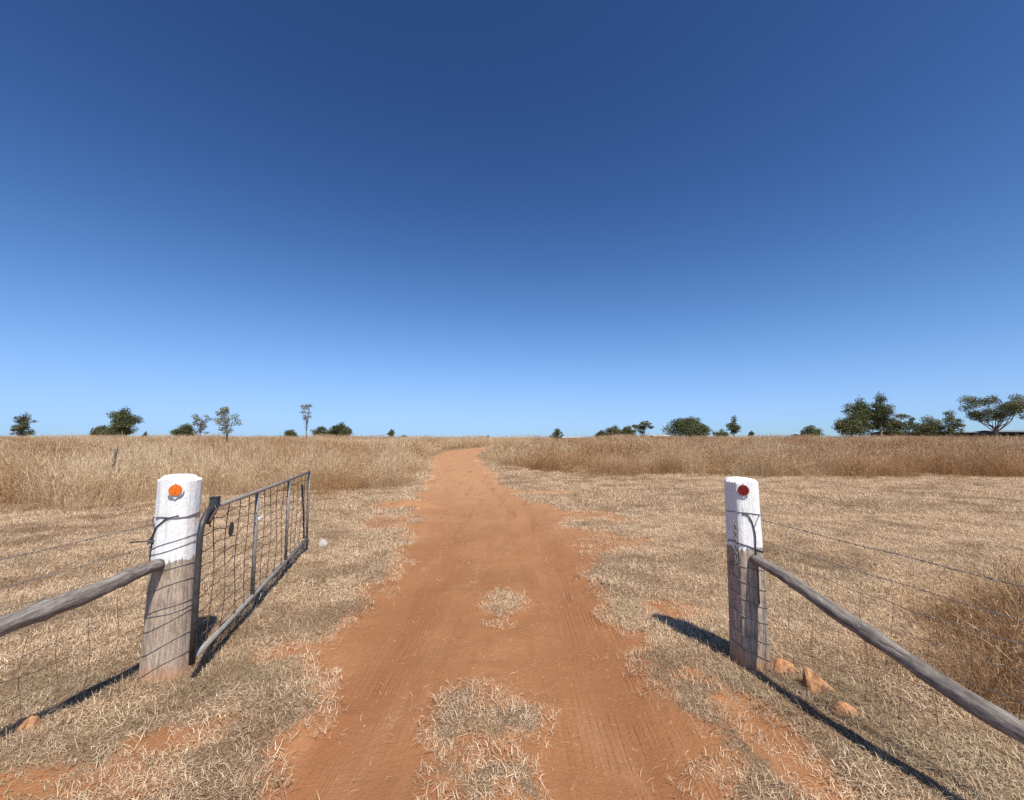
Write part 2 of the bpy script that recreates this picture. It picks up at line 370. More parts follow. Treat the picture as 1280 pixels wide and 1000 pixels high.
def make_post(name, loc, shape, H, matr, label, cat, tilt):
    root = empty(name, loc, label=label, cat=cat, group='whitewashed timber gate posts')
    na, nz = 72, 90; a = np.arange(na) * 2 * np.pi / na; zz = np.concatenate([[-.25, -.1], np.linspace(0, H, nz)])
    V = []
    for z in zz: V.append(shape(a, np.full(na, z), 0))
    top = shape(a, np.full(na, H), -.024 - .012 * np.sin(a * 2 + 1)); top[:, 2] = H + .006 + tilt * top[:, 0]
    V[-1][:, 2] += tilt * V[-1][:, 0] - .018 - .012 * np.sin(a * 2 + 1)
    n = len(V); V.append(top)
    for k, s_ in ((1, .66), (2, .33)):
        c = top.mean(0); t = c + (top - c) * s_; t[:, 2] += .003 * k + .004 * rng.random(na); V.append(t)
    V.append(top.mean(0)[None] + [[0, 0, .008]])
    F = [(i * na + j, i * na + (j + 1) % na, (i + 1) * na + (j + 1) % na, (i + 1) * na + j) for i in range(n + 2) for j in range(na)]
    L = (n + 3) * na; F += [((n + 2) * na + j, (n + 2) * na + (j + 1) % na, L) for j in range(na)]
    mb = MB().add(np.concatenate(V) + np.array(loc), F); mb.v[0] = mb.v[0]
    o = mb.build('timber', matr, root)
    # object coordinates measured from the foot of the post
    o.data.transform(Matrix.Translation(-Vector(loc))); o.location = loc
    return root
def wrap(shape, loc, z, slope, matr, root, r=.0022, a0=-3.5, a1=.35, name='wire_wrap', wob=.006, ph=0.):
    a = np.linspace(a0, a1, 46); zz = z + slope * np.cos(a) * .15 + wob * np.sin(a * 2.3 + ph)
    P = np.concatenate([shape(np.array([aa]), np.array([zv]), r * 1.2) for aa, zv in zip(a, zz)]) + np.array(loc)
    return MB().tube(P, r, 6).build(name, matr, root)
LP, RP = (-2.315, 3.05, 0.), (1.665, 3.165, 0.)
LP = (LP[0], LP[1], gz(*LP[:2]) - .01); RP = (RP[0], RP[1], gz(*RP[:2]) - .01)
sL = post_shape(3, .136, .122, (.03, .03, .012), 1.30, (.004, .0)); sR = post_shape(11, .126, .110, (.03, .03, .015), 1.262, (-.004, .0), [(-3.0, .100), (-1.75, .112), (-.3, .108)])
left_post = make_post('gate_post', LP, sL, 1.30, M['post_l'], 'thick round timber gate post, white top with an orange reflector, beside the open gate', 'post', -.06)
right_post = make_post('gate_post', RP, sR, 1.262, M['post_r'], 'narrower split timber gate post, white top with a dark red reflector, hung with a chain', 'post', -.08)
for k, (z, s_) in enumerate([(.86, .35), (.815, .28), (.70, .12), (.58, .30), (.44, .30), (.41, .22), (.34, .45), (.20, .45), (.075, .5)]):
    wrap(sL, LP, z, s_, M['wire'], left_post, ph=k * 1.3)
wrap(sL, LP, 1.035, .12, M['wire'], left_post, .004, -2.2, .3, wob=.012)
for k, (z, s_) in enumerate([(1.035, -.02), (.665, -.05), (.545, -.30), (.43, -.35), (.32, -.30), (.19, -.32), (.09, -.35)]):
    wrap(sR, RP, z, s_, M['wire'], right_post, .0022 if k else .003, ph=k * .9)
wrap(sR, RP, .80, -.22, M['darksteel'], right_post, .0035)
def path_on(shape, loc, pts, r, matr, root, name='wire_tie'):
    P = []
    pts = np.array(pts, float); t = np.linspace(0, 1, len(pts)); tt = np.linspace(0, 1, 30)
    for a, z in zip(np.interp(tt, t, pts[:, 0]), np.interp(tt, t, pts[:, 1])): P.append(shape(np.array([a]), np.array([z]), r * 1.5)[0] + np.array(loc))
    P = np.array(P); P[1:-1] = (P[:-2] + P[1:-1] * 2 + P[2:]) / 4
    MB().tube(P, r, 6).build(name, matr, root)
path_on(sR, RP, [(-2.1, 1.035), (-1.8, 1.03), (-1.55, .98), (-1.42, .90), (-1.45, .80), (-1.40, .66), (-1.44, .52), (-1.42, .44)], .0042, M['darksteel'], right_post)
path_on(sR, RP, [(-.9, 1.035), (-1.15, 1.02), (-1.42, .95)], .003, M['wire'], right_post)
path_on(sL, LP, [(-.9, 1.05), (-1.5, 1.03), (-1.95, .98), (-2.25, .93), (-2.4, .88)], .0042, M['darksteel'], left_post)
path_on(sL, LP, [(-2.6, 1.03), (-2.35, 1.01), (-2.15, .96), (-2.25, .90), (-2.35, .82), (-2.3, .72)], .004, M['darksteel'], left_post)
p = sL(np.array([-2.35]), np.array([.885]), .01)[0] + np.array(LP)
mb = MB()
for k in range(7):
    d = rng.normal(size=3); d /= np.linalg.norm(d); mb.tube([p - d * .03, p + d * .03], .0032, 5)
mb.tube([p + (-.11, -.03, -.005), p + (.03, 0, 0)], .0045, 6); mb.build('wire_knot', M['darksteel'], left_post)

def reflector(root, shape, loc, a, z, rad, lensmat, name='reflector'):
    c = shape(np.array([a]), np.array([z]), .012)[0] + np.array(loc)
    nrm = np.array([math.cos(a), math.sin(a), 0]); tx = np.array([-nrm[1], nrm[0], 0]); up = np.array([0, 0, 1.])
    def plate(rr, point, th, off):
        an = np.linspace(0, 2 * np.pi, 40, endpoint=False); rr_ = np.full(40, rr)
        if point:
            for s0 in (-np.pi / 2, np.pi / 2):
                dlt = np.abs((an - s0 + np.pi) % (2 * np.pi) - np.pi); rr_ = np.maximum(rr_, (rr * (1.32 if s0 < 0 else 1.2)) / (1 + np.tan(np.clip(dlt, 0, .9)) * 1.0) * (dlt < .9))
        ring = np.outer(np.cos(an) * rr_, tx) + np.outer(np.sin(an) * rr_, up)
        f = c + ring * .97 + nrm * (off + th); b = c + ring + nrm * off
        F = [(j, (j + 1) % 40, 40 + (j + 1) % 40, 40 + j) for j in range(40)] + [tuple(range(40, 80))]
        F += [tuple(range(40))[::-1]]
        return MB().add(np.concatenate([b, f]), F)
    bk = plate(rad * 1.24, True, .004, -.004).build(name, M['plate'], root, smooth=False)
    o = plate(rad, False, .006, .0005); o = o.build('lens', lensmat, bk, smooth=False)
    MB().tube([c + up * rad * 1.08 + nrm * 0, c + up * rad * 1.08 + nrm * .004], .0032, 8).build('screw', M['darksteel'], bk)
    MB().tube([c + up * rad * .8 + nrm * .0075, c - up * rad * .8 + nrm * .0075], .0012, 6).build('lens_rib', lensmat, bk)
reflector(left_post, sL, LP, -1.10, 1.218, .038, M['lens_o'])
reflector(right_post, sR, RP, -1.98, 1.195, .036, M['lens_r'])

# chain hanging from the right post
def chain(x, y, z0, n):
    root = empty('gate_chain', (x, y, z0), label='short galvanised chain with a dark hook hanging down the red reflector post', cat='chain')
    for k in range(n):
        z = z0 - k * .024; an = np.linspace(0, 2 * np.pi, 17)[:-1]
        ring = np.stack([np.cos(an) * .010, 0 * an, np.sin(an) * .018], -1)
        if k % 2: ring = ring[:, [1, 0, 2]]
        P = ring + (x + .002 * math.sin(k), y, z); P = np.concatenate([P, P[:2]])
        MB().tube(P, .0032, 6, cap=False).build('chain_link', M['galv'], root)
    z = z0 - n * .024
    MB().tube([(x - .045, y - .02, z - .012), (x - .01, y - .015, z - .006), (x + .012, y - .01, z), (x + .03, y - .012, z + .008), (x + .03, y - .012, z + .026)], .0055, 8).build('hook', M['darksteel'], root)
pc = sR(np.array([-2.55]), np.array([.93]), .016)[0] + np.array(RP)
chain(pc[0], pc[1], .965, 11)

# ------------------------------------------------------------------ sloping timber rails
def rail(name, pts, rad, label):
    pts = np.array(pts, float); t = np.linspace(0, 1, len(pts)); tt = np.linspace(0, 1, 60)
    P = np.stack([np.interp(tt, t, pts[:, k]) for k in range(3)], -1)
    P[:, 2] += .012 * np.sin(tt * 9 + 1) + .006 * np.sin(tt * 23); P[:, 0] += .012 * np.sin(tt * 11)
    for _ in range(3): P[1:-1] = (P[:-2] + P[1:-1] * 2 + P[2:]) / 4
    rr = np.interp(tt, np.linspace(0, 1, len(rad)), rad) * (1 + .05 * np.sin(tt * 31) + .06 * (rng.random(60) - .5) + .22 * np.exp(-((tt - .13) / .012) ** 2) + .16 * np.exp(-((tt - .31) / .015) ** 2) + .14 * np.exp(-((tt - .5) / .012) ** 2)); rr[0] *= .86
    o0 = P[0].copy(); mb = MB().tube(P - o0, rr, 26, jit=.09)
    o = mb.build(name, M['rail']); 
    # turn the mesh so that the grain runs along local Y
    d = Vector(P[-1] - P[0]).normalized(); q_ = Vector((0, -1, 0)).rotation_difference(d)
    o.data.transform(q_.inverted().to_matrix().to_4x4()); o.location = o0; o.rotation_mode = 'QUATERNION'; o.rotation_quaternion = q_
    tag(o, label, 'rail', 'sloping timber rails'); return o
rl0 = np.array([-2.315, 2.94, .722]); dl = np.array([-.185, -.92, -.085])
rail('timber_rail', [rl0, rl0 + dl * .5, rl0 + dl * 1.2, rl0 + dl * 2.4, rl0 + dl * 4.0 + (0, 0, -.3)], [.035, .046, .051, .056, .06], 'weathered grey timber rail sloping from the orange reflector post')
rr0 = np.array([1.655, 3.06, .725]); dr = np.array([.325, -1.18, -.29])
rail('timber_rail', [rr0, rr0 + dr * .5, rr0 + dr * 1.0, rr0 + dr * 1.6, rr0 + dr * 2.42], [.031, .038, .039, .042, .045], 'weathered grey timber rail sloping down from the red reflector post')

# ------------------------------------------------------------------ wire fences beside the posts
def barbed(P, r):
    mb = MB(); P = np.array(P); n = 160; tt = np.linspace(0, 1, n); Q = P[0] + (P[1] - P[0]) * tt[:, None]; L = np.linalg.norm(P[1] - P[0]); Q[:, 2] -= .05 * np.sin(tt * np.pi)
    Q += (vn(tt * 40, tt * 0, 3, 5)[:, None] - .5) * .02
    a = tt * L / .05 * 3.14; o = np.stack([np.cos(a) * .0, np.cos(a), np.sin(a)], -1) * .003
    mb.tube(Q + o, r, 4); mb.tube(Q - o, r, 4)
    for k in range(int(L / .13)):
        c = Q[min(n - 1, int(n * (k + .5) / (L / .13)))]
        for _ in range(2):
            d = rng.normal(size=3); d /= np.linalg.norm(d); mb.tube([c - d * .014, c + d * .014], r * .9, 4)
    return mb
def wire_fence(start, d, label, L):
    root = empty('wire_fence', (start[0], start[1], gz(start[0], start[1])), label=label, cat='fence', group='wire fences running back from the gate posts')
    s = np.array(start, float); d = np.array(d, float); d /= np.linalg.norm(d); z0 = gz(s[0], s[1])
    P = lambda t, z: (s[0] + d[0] * t, s[1] + d[1] * t, z + z0)
    barbed([P(-.05, .985), P(L, .97)], .0015).build('barbed_strand', M['wire'], root)
    barbed([P(-.05, .84), P(L, .83)], .0012).build('barbed_strand', M['wire'], root)
    hs = [.70, .57, .44, .33, .22, .12]
    for k, z in enumerate(hs):
        t = np.linspace(-.08, L, 50)
        Q = np.array([P(u, z + .012 * math.sin(u * 5 + k) + .006 * math.sin(u * 19 + 2 * k)) for u in t]); MB().tube(Q, .0013 if k else .0017, 5).build('line_wire', M['rust' if k > 2 else 'wire'], root)
    t = .18; k = 0
    while t < L:
        zz = np.linspace(.70, .12, 12); Q = np.array([P(t + .012 * math.sin(z * 14 + k), z) for z in zz]); MB().tube(Q, .0011, 5).build('stay_wire', M['rust'], root); t += .15; k += 1
wire_fence((-2.42, 2.98), (-.2, -.97), 'barbed and ringlock wire fence running back from the orange reflector post', 3.4)
wire_fence((1.74, 3.08), (.30, -.95), 'barbed and ringlock wire fence running back from the red reflector post', 3.4)

# ------------------------------------------------------------------ open mesh gate
def gate():
    A = np.array([-2.045, 2.90, .13]); Bf = np.array([-2.885, 6.22, .13]); L = np.linalg.norm((Bf - A)[:2]); u = (Bf - A) / L
    root = empty('farm_gate', (A[0], A[1], 0), label='open steel pipe farm gate with rusty mesh standing beside the red track', cat='gate')
    top = 1.075; bot = .15
    P = lambda t, z, o=0: np.array([A[0] + u[0] * t - u[1] * o, A[1] + u[1] * t + u[0] * o, z])
    an = np.linspace(0, np.pi / 2, 9); rc = .17
    curve = [P(0, bot - .03), P(0, .5), P(0, top - rc)] + [P(rc - rc * math.cos(a), top - rc + rc * math.sin(a)) for a in an[1:]]
    MB().tube(curve, .0185, 12).build('hinge_stile', M['darksteel'], root)
    MB().tube([P(rc + .002, top), P(L * .5, top), P(L, top + .01)], .0165, 12).build('top_rail', M['galv'], root)
    MB().tube([P(.02, bot), P(L * .5, bot), P(L, bot)], .021, 12).build('bottom_rail', M['galv'], root)
    MB().tube([P(L, bot - .0), P(L, .6), P(L, top + .01)], .0165, 12).build('end_stile', M['galv'], root)
    for t in (L / 3, 2 * L / 3): MB().tube([P(t, bot + .01), P(t, .6), P(t, top - .005)], .017, 10).build('upright', M['galv'], root)
    k = 0
    for i in range(1, 15):
        t = i * L / 15
        if i % 5 == 0: continue
        zz = np.linspace(top - .005, bot + .005, 24)
        ho = .035 * math.exp(-((i - 2) / 1.5) ** 2)
        Q = np.array([P(t + .010 * math.sin(z * 9 + i * 2) + ho * (z - .6), z, .008 * math.sin(z * 7 + i)) for z in zz]); MB().tube(Q, .0034, 5).build('mesh_wire', M['rust'], root)
    for j in range(9):
        z0 = bot + .095 * (j + .9)
        tt = np.linspace(.0 if z0 < .9 else .06, L, 60)
        Q = np.array([P(t, z0 + .010 * math.sin(t * 11 + j * 1.7) + .006 * math.sin(t * 26 + j), .006 * math.sin(t * 9 + j)) for t in tt]); MB().tube(Q, .0034, 5).build('mesh_wire', M['rust'], root)
    MB().tube([P(.10, .99), P(.17, 1.04), P(.21, 1.07)], .024, 12).build('pipe_collar', M['rust'], root)
    c = P(.205, 1.115); mb = MB(); rot = np.array([[u[0], -u[1], 0], [u[1], u[0], 0], [0, 0, 1]])
    bx = mb.box(c, (.052, .05, .05), rot).build('latch_box', M['box'], root, smooth=False)
    mb = MB(); mb.box(c + (0, 0, .028), (.058, .056, .007), rot).build('lid', M['box'], bx, smooth=False)
    MB().tube([P(.20, 1.09, .03), P(.25, 1.0, .045), P(.285, .925, .05)], .0055, 8).build('latch_rod', M['darksteel'], root)
    a = np.linspace(0, 2 * np.pi, 20, endpoint=False); c = P(.50, .865, -.012); nn = np.array([-u[1], u[0], 0]) ; nn = np.array([u[1], -u[0], 0])
    ring = np.outer(np.cos(a) * .048, u) + np.outer(np.sin(a) * .052, (0, 0, 1)); 
    MB().add(np.concatenate([c + ring, c + ring + nn * .006]), [(j, (j + 1) % 20, 20 + (j + 1) % 20, 20 + j) for j in range(20)] + [tuple(range(20))[::-1], tuple(range(20, 40))]).build('tag_disc', M['box'], root, smooth=False)
    MB().tube([P(L - .32, .93, .02), P(L - .2, .6, .02), P(L - .07, .18, .02)], .012, 8).build('drop_bolt', M['darksteel'], root)
    # a twist of pale cord on the first upright
    mb = MB(); c = P(L / 3, .83, -.02)
    for k in range(6):
        d = rng.normal(size=3) * (1, 1, .4); d /= np.linalg.norm(d); mb.tube([c - d * .03, c + (0, 0, .005), c + d * .045], .003, 5)
    mb.build('cord_knot', M['plate'], root)
gate()

# ------------------------------------------------------------------ stones and the crumpled plastic
def stone(name, loc, pts, label, matr='rock', bevel=.014, cat='stone'):
    bm = bmesh.new()
    for p_ in pts: bm.verts.new(p_)
    r_ = bmesh.ops.convex_hull(bm, input=bm.verts); bmesh.ops.delete(bm, geom=[g_ for g_ in r_['geom_interior'] if isinstance(g_, bmesh.types.BMVert)], context='VERTS')
    bmesh.ops.bevel(bm, geom=bm.edges[:], offset=bevel, segments=1, affect='EDGES', clamp_overlap=True)
    bmesh.ops.triangulate(bm, faces=bm.faces[:]); bmesh.ops.subdivide_edges(bm, edges=bm.edges[:], cuts=2, use_grid_fill=True)
    for v_ in bm.verts:
        n_ = vn(v_.co.x * 40, v_.co.y * 40 + v_.co.z * 31, 1.3, 3); v_.co += v_.normal * (float(n_) - .5) * .010
    me = bpy.data.meshes.new(name); bm.to_mesh(me); bm.free(); me.materials.append(M[matr])
    o = link(bpy.data.objects.new(name, me)); o.location = (*loc[:2], gz(*loc[:2]) + loc[2]); tag(o, label, cat, 'orange stones lying by the rails' if cat == 'stone' else None); return o
stone('stone', (1.90, 2.86, 0), [(-.07, -.05, -.02), (.10, -.07, -.02), (.08, .06, -.02), (-.06, .06, -.02), (-.055, .01, .135), (-.035, .035, .12), (.085, -.045, .035), (-.065, -.035, .06)], 'pointed orange stone standing highest behind the rail shadow')
stone('stone', (1.83, 3.06, .015), [(-.09, -.05, -.02), (.09, -.05, -.02), (.08, .07, -.02), (-.08, .06, -.02), (-.05, -.02, .045), (.05, -.01, .05), (.0, .05, .055)], 'low sandy orange stone close against the foot of the red reflector post')
stone('stone', (1.90, 2.62, .01), [(-.08, -.04, -.02), (.09, -.06, -.02), (.08, .04, -.02), (-.07, .06, -.02), (-.06, .0, .04), (.02, .02, .05), (.06, -.03, .02)], 'flat rough orange stone nearest the camera of the three by the right rail')
stone('stone', (-2.60, 2.46, 0), [(-.07, -.05, -.02), (.07, -.05, -.02), (.06, .05, -.02), (-.06, .05, -.02), (-.05, 0, .055), (.05, .01, .075), (.045, -.03, .06)], 'small pale orange stone alone beside the left rail shadow', bevel=.004)
m_, nt_, out_ = mat('clear_crumpled_plastic'); n_ = N(nt_)
gl = n_('BsdfPrincipled', {'Base Color': (.85, .83, .8, 1), 'Roughness': .25}); tr = n_('BsdfTransparent')
mx_ = n_('MixShader', {0: .68, 1: gl.outputs[0], 2: tr.outputs[0]}); nt_.links.new(mx_.outputs[0], out_.inputs[0]); M['plastic'] = m_
pts = [tuple(np.array([math.cos(a) * math.sin(b), math.sin(a) * math.sin(b), math.cos(b) + .7]) * .066 * random.uniform(.7, 1.15)) for a in np.arange(0, 6.28, .7) for b in (.4, 1.0, 1.6, 2.1)]
stone('crumpled_plastic', (-2.74, 6.45, 0), pts, 'crumpled clear plastic lying in straw past the open gate', 'plastic', .003, 'litter')

# ------------------------------------------------------------------ grass sources (meshes handed to geometry nodes)
def blades(n, spread, hmin, hmax, width, lean, curl, seg=3, headp=0., upright=True):
    V = []; sh = []
    for i in range(n):
        a = rng.random() * 6.283; rr = spread * math.sqrt(rng.random()); b = np.array([rr * math.cos(a), rr * math.sin(a), -.01])
        h = rng.uniform(hmin, hmax); da = rng.random() * 6.283 if not upright else a + rng.normal() * 1.0
        d = np.array([math.cos(da), math.sin(da), 0]); th = abs(rng.normal(lean[0], lean[1])); cu = rng.normal(curl[0], curl[1])
        side = np.array([-d[1], d[0], 0]); fa = rng.random() * 6.283; side = side * math.cos(fa) + np.array([d[0] * .5, d[1] * .5, .5]) * math.sin(fa) * .8
        wd = width * rng.uniform(.6, 1.3); p = b; ang = th; c = rng.random() ** 1.1; bend = rng.normal() * .25
        prev = None
        for s_ in range(seg + 1):
            ww = wd * (1 - .75 * (s_ / seg) ** 1.5)
            cur = (p - side * ww / 2, p + side * ww / 2)
            if prev is not None: V += [prev[0], prev[1], cur[1], cur[0]]; sh += [c] * 4
            prev = cur
            dd = d * math.cos(bend * s_) + side * math.sin(bend * s_) * .4
            p = p + (dd * math.sin(ang) + np.array([0, 0, 1]) * math.cos(ang)) * h / seg; ang += cu / seg
            if p[2] < .003 and s_ < seg: p[2] = .003 + .008 * rng.random()
        if rng.random() < headp:
            dd = dd * math.sin(ang) + np.array([0, 0, 1]) * math.cos(ang)
            for k in range(3):
                sd = rng.normal(size=3); sd /= np.linalg.norm(sd); q0 = p - dd * h * (.05 + .09 * k); q1 = p + dd * h * (.06 - .07 * k); ww = wd * 1.1
                V += [q0 - sd * ww * .2, q0 + sd * ww * .9, q1 + sd * ww * 1.3, q1 - sd * ww * .3]; sh += [min(1, c + .25)] * 4
    return np.array(V), sh
def sources(colname, matr, specs):
    col = bpy.data.collections.new(colname)
    for i, sp in enumerate(specs):
        V, sh = blades(**sp); me = quadmesh('%s_tuft' % colname, V, matr, {'shade': sh}); col.objects.link(bpy.data.objects.new('%s_tuft_%02d' % (colname, i), me))
    return col
def scatter(name, pts, idx, rot, scl, tone, green, col, label, cat='grass'):
    me = bpy.data.meshes.new(name); n = len(pts); me.vertices.add(n); me.vertices.foreach_set('co', np.asarray(pts, np.float32).ravel())
    def A(k, t, v, f='value'): a = me.attributes.new(k, t, 'POINT'); a.data.foreach_set(f, v)
    A('idx', 'INT', np.asarray(idx, np.int32)); A('rot', 'FLOAT_VECTOR', np.asarray(rot, np.float32).ravel(), 'vector'); A('scl', 'FLOAT_VECTOR', np.asarray(scl, np.float32).ravel(), 'vector')
    A('tone', 'FLOAT', np.asarray(tone, np.float32)); A('green', 'FLOAT', np.asarray(green, np.float32)); me.update()
    o = link(bpy.data.objects.new(name, me)); tag(o, label, cat, kind='stuff')
    ng = bpy.data.node_groups.new(name + '_nodes', 'GeometryNodeTree')
    ng.interface.new_socket('Geometry', in_out='INPUT', socket_type='NodeSocketGeometry'); ng.interface.new_socket('Geometry', in_out='OUTPUT', socket_type='NodeSocketGeometry')
    gi = ng.nodes.new('NodeGroupInput'); go = ng.nodes.new('NodeGroupOutput'); ip = ng.nodes.new('GeometryNodeInstanceOnPoints'); ci = ng.nodes.new('GeometryNodeCollectionInfo')
    ci.inputs['Collection'].default_value = col; ci.inputs['Separate Children'].default_value = True; ci.inputs['Reset Children'].default_value = True
    def at(k, t):
        nn = ng.nodes.new('GeometryNodeInputNamedAttribute'); nn.data_type = t; nn.inputs['Name'].default_value = k; return nn.outputs['Attribute']
    L_ = ng.links.new; L_(gi.outputs[0], ip.inputs['Points']); L_(ci.outputs[0], ip.inputs['Instance']); ip.inputs['Pick Instance'].default_value = True
    L_(at('idx', 'INT'), ip.inputs['Instance Index']); L_(at('rot', 'FLOAT_VECTOR'), ip.inputs['Rotation']); L_(at('scl', 'FLOAT_VECTOR'), ip.inputs['Scale']); L_(ip.outputs[0], go.inputs[0])
    md = o.modifiers.new('tufts', 'NODES'); md.node_group = ng; return o
short_col = sources('short', M['short'], [dict(n=125, spread=.125, hmin=.015, hmax=.065, width=.0034, lean=(1.3, .25), curl=(.3, .5), seg=3, upright=False) for _ in range(8)] +
                    [dict(n=10, spread=.11, hmin=.02, hmax=.075, width=.0028, lean=(1.35, .2), curl=(.2, .3), seg=3, upright=False) for _ in range(4)] +
                    [dict(n=55, spread=.10, hmin=.03, hmax=.09, width=.0032, lean=(.75, .35), curl=(.7, .5), seg=3) for _ in range(4)] +
                    [dict(n=75, spread=.17, hmin=.04, hmax=.11, width=.008, lean=(1.1, .35), curl=(.4, .5), seg=2, upright=False) for _ in range(5)])
tall_col = sources('tall', M['tall'], [dict(n=110, spread=.17, hmin=.35, hmax=1.0, width=.0034, lean=(.18, .18), curl=(.4, .35), seg=4, headp=.6) for _ in range(6)] +
                   [dict(n=100, spread=.42, hmin=.35, hmax=1.0, width=.0095, lean=(.18, .16), curl=(.35, .3), seg=3, headp=.5) for _ in range(5)])
M['weed'] = straw_material('brown_weed', [(0, c3(.17, .095, .045)), (.5, c3(.42, .25, .125)), (1, c3(.72, .50, .29))], [(0, c3(.11, .055, .026)), (.5, c3(.30, .16, .078)), (1, c3(.54, .34, .19))])
weed_col = sources('weed', M['weed'], [dict(n=120, spread=.15, hmin=.2, hmax=.6, width=.0028, lean=(.3, .25), curl=(.5, .5), seg=4, headp=.3) for _ in range(5)])

def jitter(x0, x1, y0, y1, step):
    X_, Y_ = np.meshgrid(np.arange(x0, x1, step), np.arange(y0, y1, step)); n = X_.size
    return X_.ravel() + rng.random(n) * step, Y_.ravel() + rng.random(n) * step
def tall_edge(x):       # y beyond which the uncut grass begins
    return np.interp(x, [-40, -10.9, -8.4, -4.7, -3.4, -2.6, -1.5, .4, 1.5, 2.9, 8.2, 40], [8.8, 9.4, 10.2, 10.9, 13.3, 17, 26, 24, 19.5, 17.2, 17.4, 17.4])
def tallness(x, y):
    e = y - tall_edge(x) + (fbm(x, y, 1.8, 21, 4) - .5) * 5.0
    xl = np.interp(y, TL[:, 1], TL[:, 0]); xr = np.interp(y, TR[:, 1], TR[:, 0])
    side = np.maximum(xl - x, x - xr)                                   # distance from the track
    return np.clip(e / 1.8, 0, 1) * S((side - .3 + (fbm(x, y, 1.1, 4, 2) - .5)) / np.clip(.6 + y * .03, 1.0, 2.2))
def greens(x, y):
    g_ = np.clip((fbm(x, y, .45, 31, 3) - .56) * 7, 0, 1) * .28 * S((9 - y) / 5)
    for cx, cy_, rx, ry in [(-1.85, 3.0, .45, .3), (-2.2, 2.1, .7, .3), (1.45, 2.92, .4, .22), (2.2, 2.2, .6, .4), (-2.9, 2.9, .5, .4), (2.0, 2.75, .35, .25)]: g_ = np.maximum(g_, .45 * np.clip(blob(x, y, cx, cy_, rx, ry) * 1.5 + (fbm(x, y, .2, 6, 2) - .5), 0, 1))
    return g_ * S((np.abs(x + .1) - .7) / .5)
P_, I_, R_, S_, T_, G_ = [], [], [], [], [], []
def put(x, y, idx, sc, tone, gr, zs=None):
    n = len(x); P_.append(np.stack([x, y, ground_z(x, y)], -1)); I_.append(idx); R_.append(np.stack([rng.normal(0, .06, n), rng.normal(0, .06, n), rng.random(n) * 6.283], -1))
    zs = sc if zs is None else zs; S_.append(np.stack([sc, sc, zs], -1)); T_.append(tone); G_.append(gr)
def flush(name, col, label):
    scatter(name, np.concatenate(P_), np.concatenate(I_), np.concatenate(R_), np.concatenate(S_), np.concatenate(T_), np.concatenate(G_), col, label)
    for l in (P_, I_, R_, S_, T_, G_): l.clear()
def view(x, y, k=1.3, m_=1.2): return np.abs(x) < np.maximum(y, 0) * k + m_
# cut grass, near
for (y0, y1, step, sc0, base, cnt) in [(1.2, 4.5, .088, 1.0, 0, 8), (4.5, 9, .13, 1.3, 0, 8), (9, 18, .20, 1.0, 16, 5), (18, 30, .34, 1.6, 16, 5)]:
    x, y = jitter(-max(4, y1 * 1.35), max(4, y1 * 1.35), y0, y1, step); k = view(x, y); x, y = x[k], y[k]
    b = bareness(x, y); dens = np.clip((.66 - b - (fbm(x, y, .13, 43, 3) - .5) * .8 * np.clip(b * 4, 0, 1)) * 2.6, 0, 1) * (.45 + .95 * fbm(x, y, .4, 41, 3)); k = (rng.random(len(x)) < dens) & (tallness(x, y) < .7); x, y, b = x[k], y[k], b[k]
    n = len(x); idx = base + rng.integers(0, cnt, n); sc = sc0 * rng.uniform(.75, 1.25, n) * (1 - .35 * b)
    if base == 0:
        up = (rng.random(n) < .14) & (b < .25); idx = np.where(up, 12 + rng.integers(0, 4, n), idx)
    tone = np.clip((fbm(x, y, .9, 51, 3) - .5) * 2.2 + (fbm(x, y, .22 + .02 * y0, 53, 3) - .5) * 3.0 + .10 - .8 * b, 0, 1); put(x, y, idx, sc, tone, greens(x, y))
# wisps on the edges of the track
x, y = jitter(-3, 3.5, 1.2, 9, .12); b = bareness(x, y); k = (b > .15) & (rng.random(len(x)) < np.clip(1.25 - b, .07, .7) * .8); x, y = x[k], y[k]; n = len(x)
put(x, y, 8 + rng.integers(0, 4, n), rng.uniform(.5, 1.2, n), rng.random(n) * .3, np.zeros(n))
for (cx, cy_, rr_) in [(LP[0], LP[1], .19), (RP[0], RP[1], .16), (-2.1, 3.1, .12), (-2.3, 3.9, .1), (1.95, 2.75, .2), (-2.6, 2.44, .1)]:
    a = rng.random(26) * 6.283; q_ = rr_ * rng.uniform(.8, 1.5, 26); x = cx + np.cos(a) * q_; y = cy_ + np.sin(a) * q_
    put(x, y, 12 + rng.integers(0, 4, 26), rng.uniform(.5, 1.1, 26), rng.random(26) * .6, rng.random(26) * .3, rng.uniform(.6, 1.4, 26))
flush('short_dry_grass', short_col, 'short trodden straw coloured grass on both sides of the dirt track')
col = bpy.data.collections.new('clods')
for i in range(5):
    bm = bmesh.new(); bmesh.ops.create_icosphere(bm, subdivisions=2, radius=1)
    for v_ in bm.verts: v_.co *= random.uniform(.75, 1.2); v_.co.z *= .6
    me = bpy.data.meshes.new('clod'); bm.to_mesh(me); bm.free(); me.materials.append(M['clod']); col.objects.link(bpy.data.objects.new('clod_%02d' % i, me))
x, y = jitter(-2.5, 3.0, 1.2, 14, .075); b = bareness(x, y); k = (b > .35) & (rng.random(len(x)) < .03 + .16 * np.clip((fbm(x, y, .8, 91, 3) - .5) * 5, 0, 1)); x, y = x[k], y[k]; n = len(x)
put(x, y, rng.integers(0, 5, n), rng.uniform(.002, .0065, n) * (1 + (rng.random(n) < .06) * 1.4), (rng.random(n) < .16).astype(float), np.zeros(n))
scatter('track_gravel', np.concatenate(P_), np.concatenate(I_), np.concatenate(R_), np.concatenate(S_), np.concatenate(T_), np.concatenate(G_), col, 'small red clods and pale pebbles lying loose on the dirt track', 'gravel')
for l in (P_, I_, R_, S_, T_, G_): l.clear()
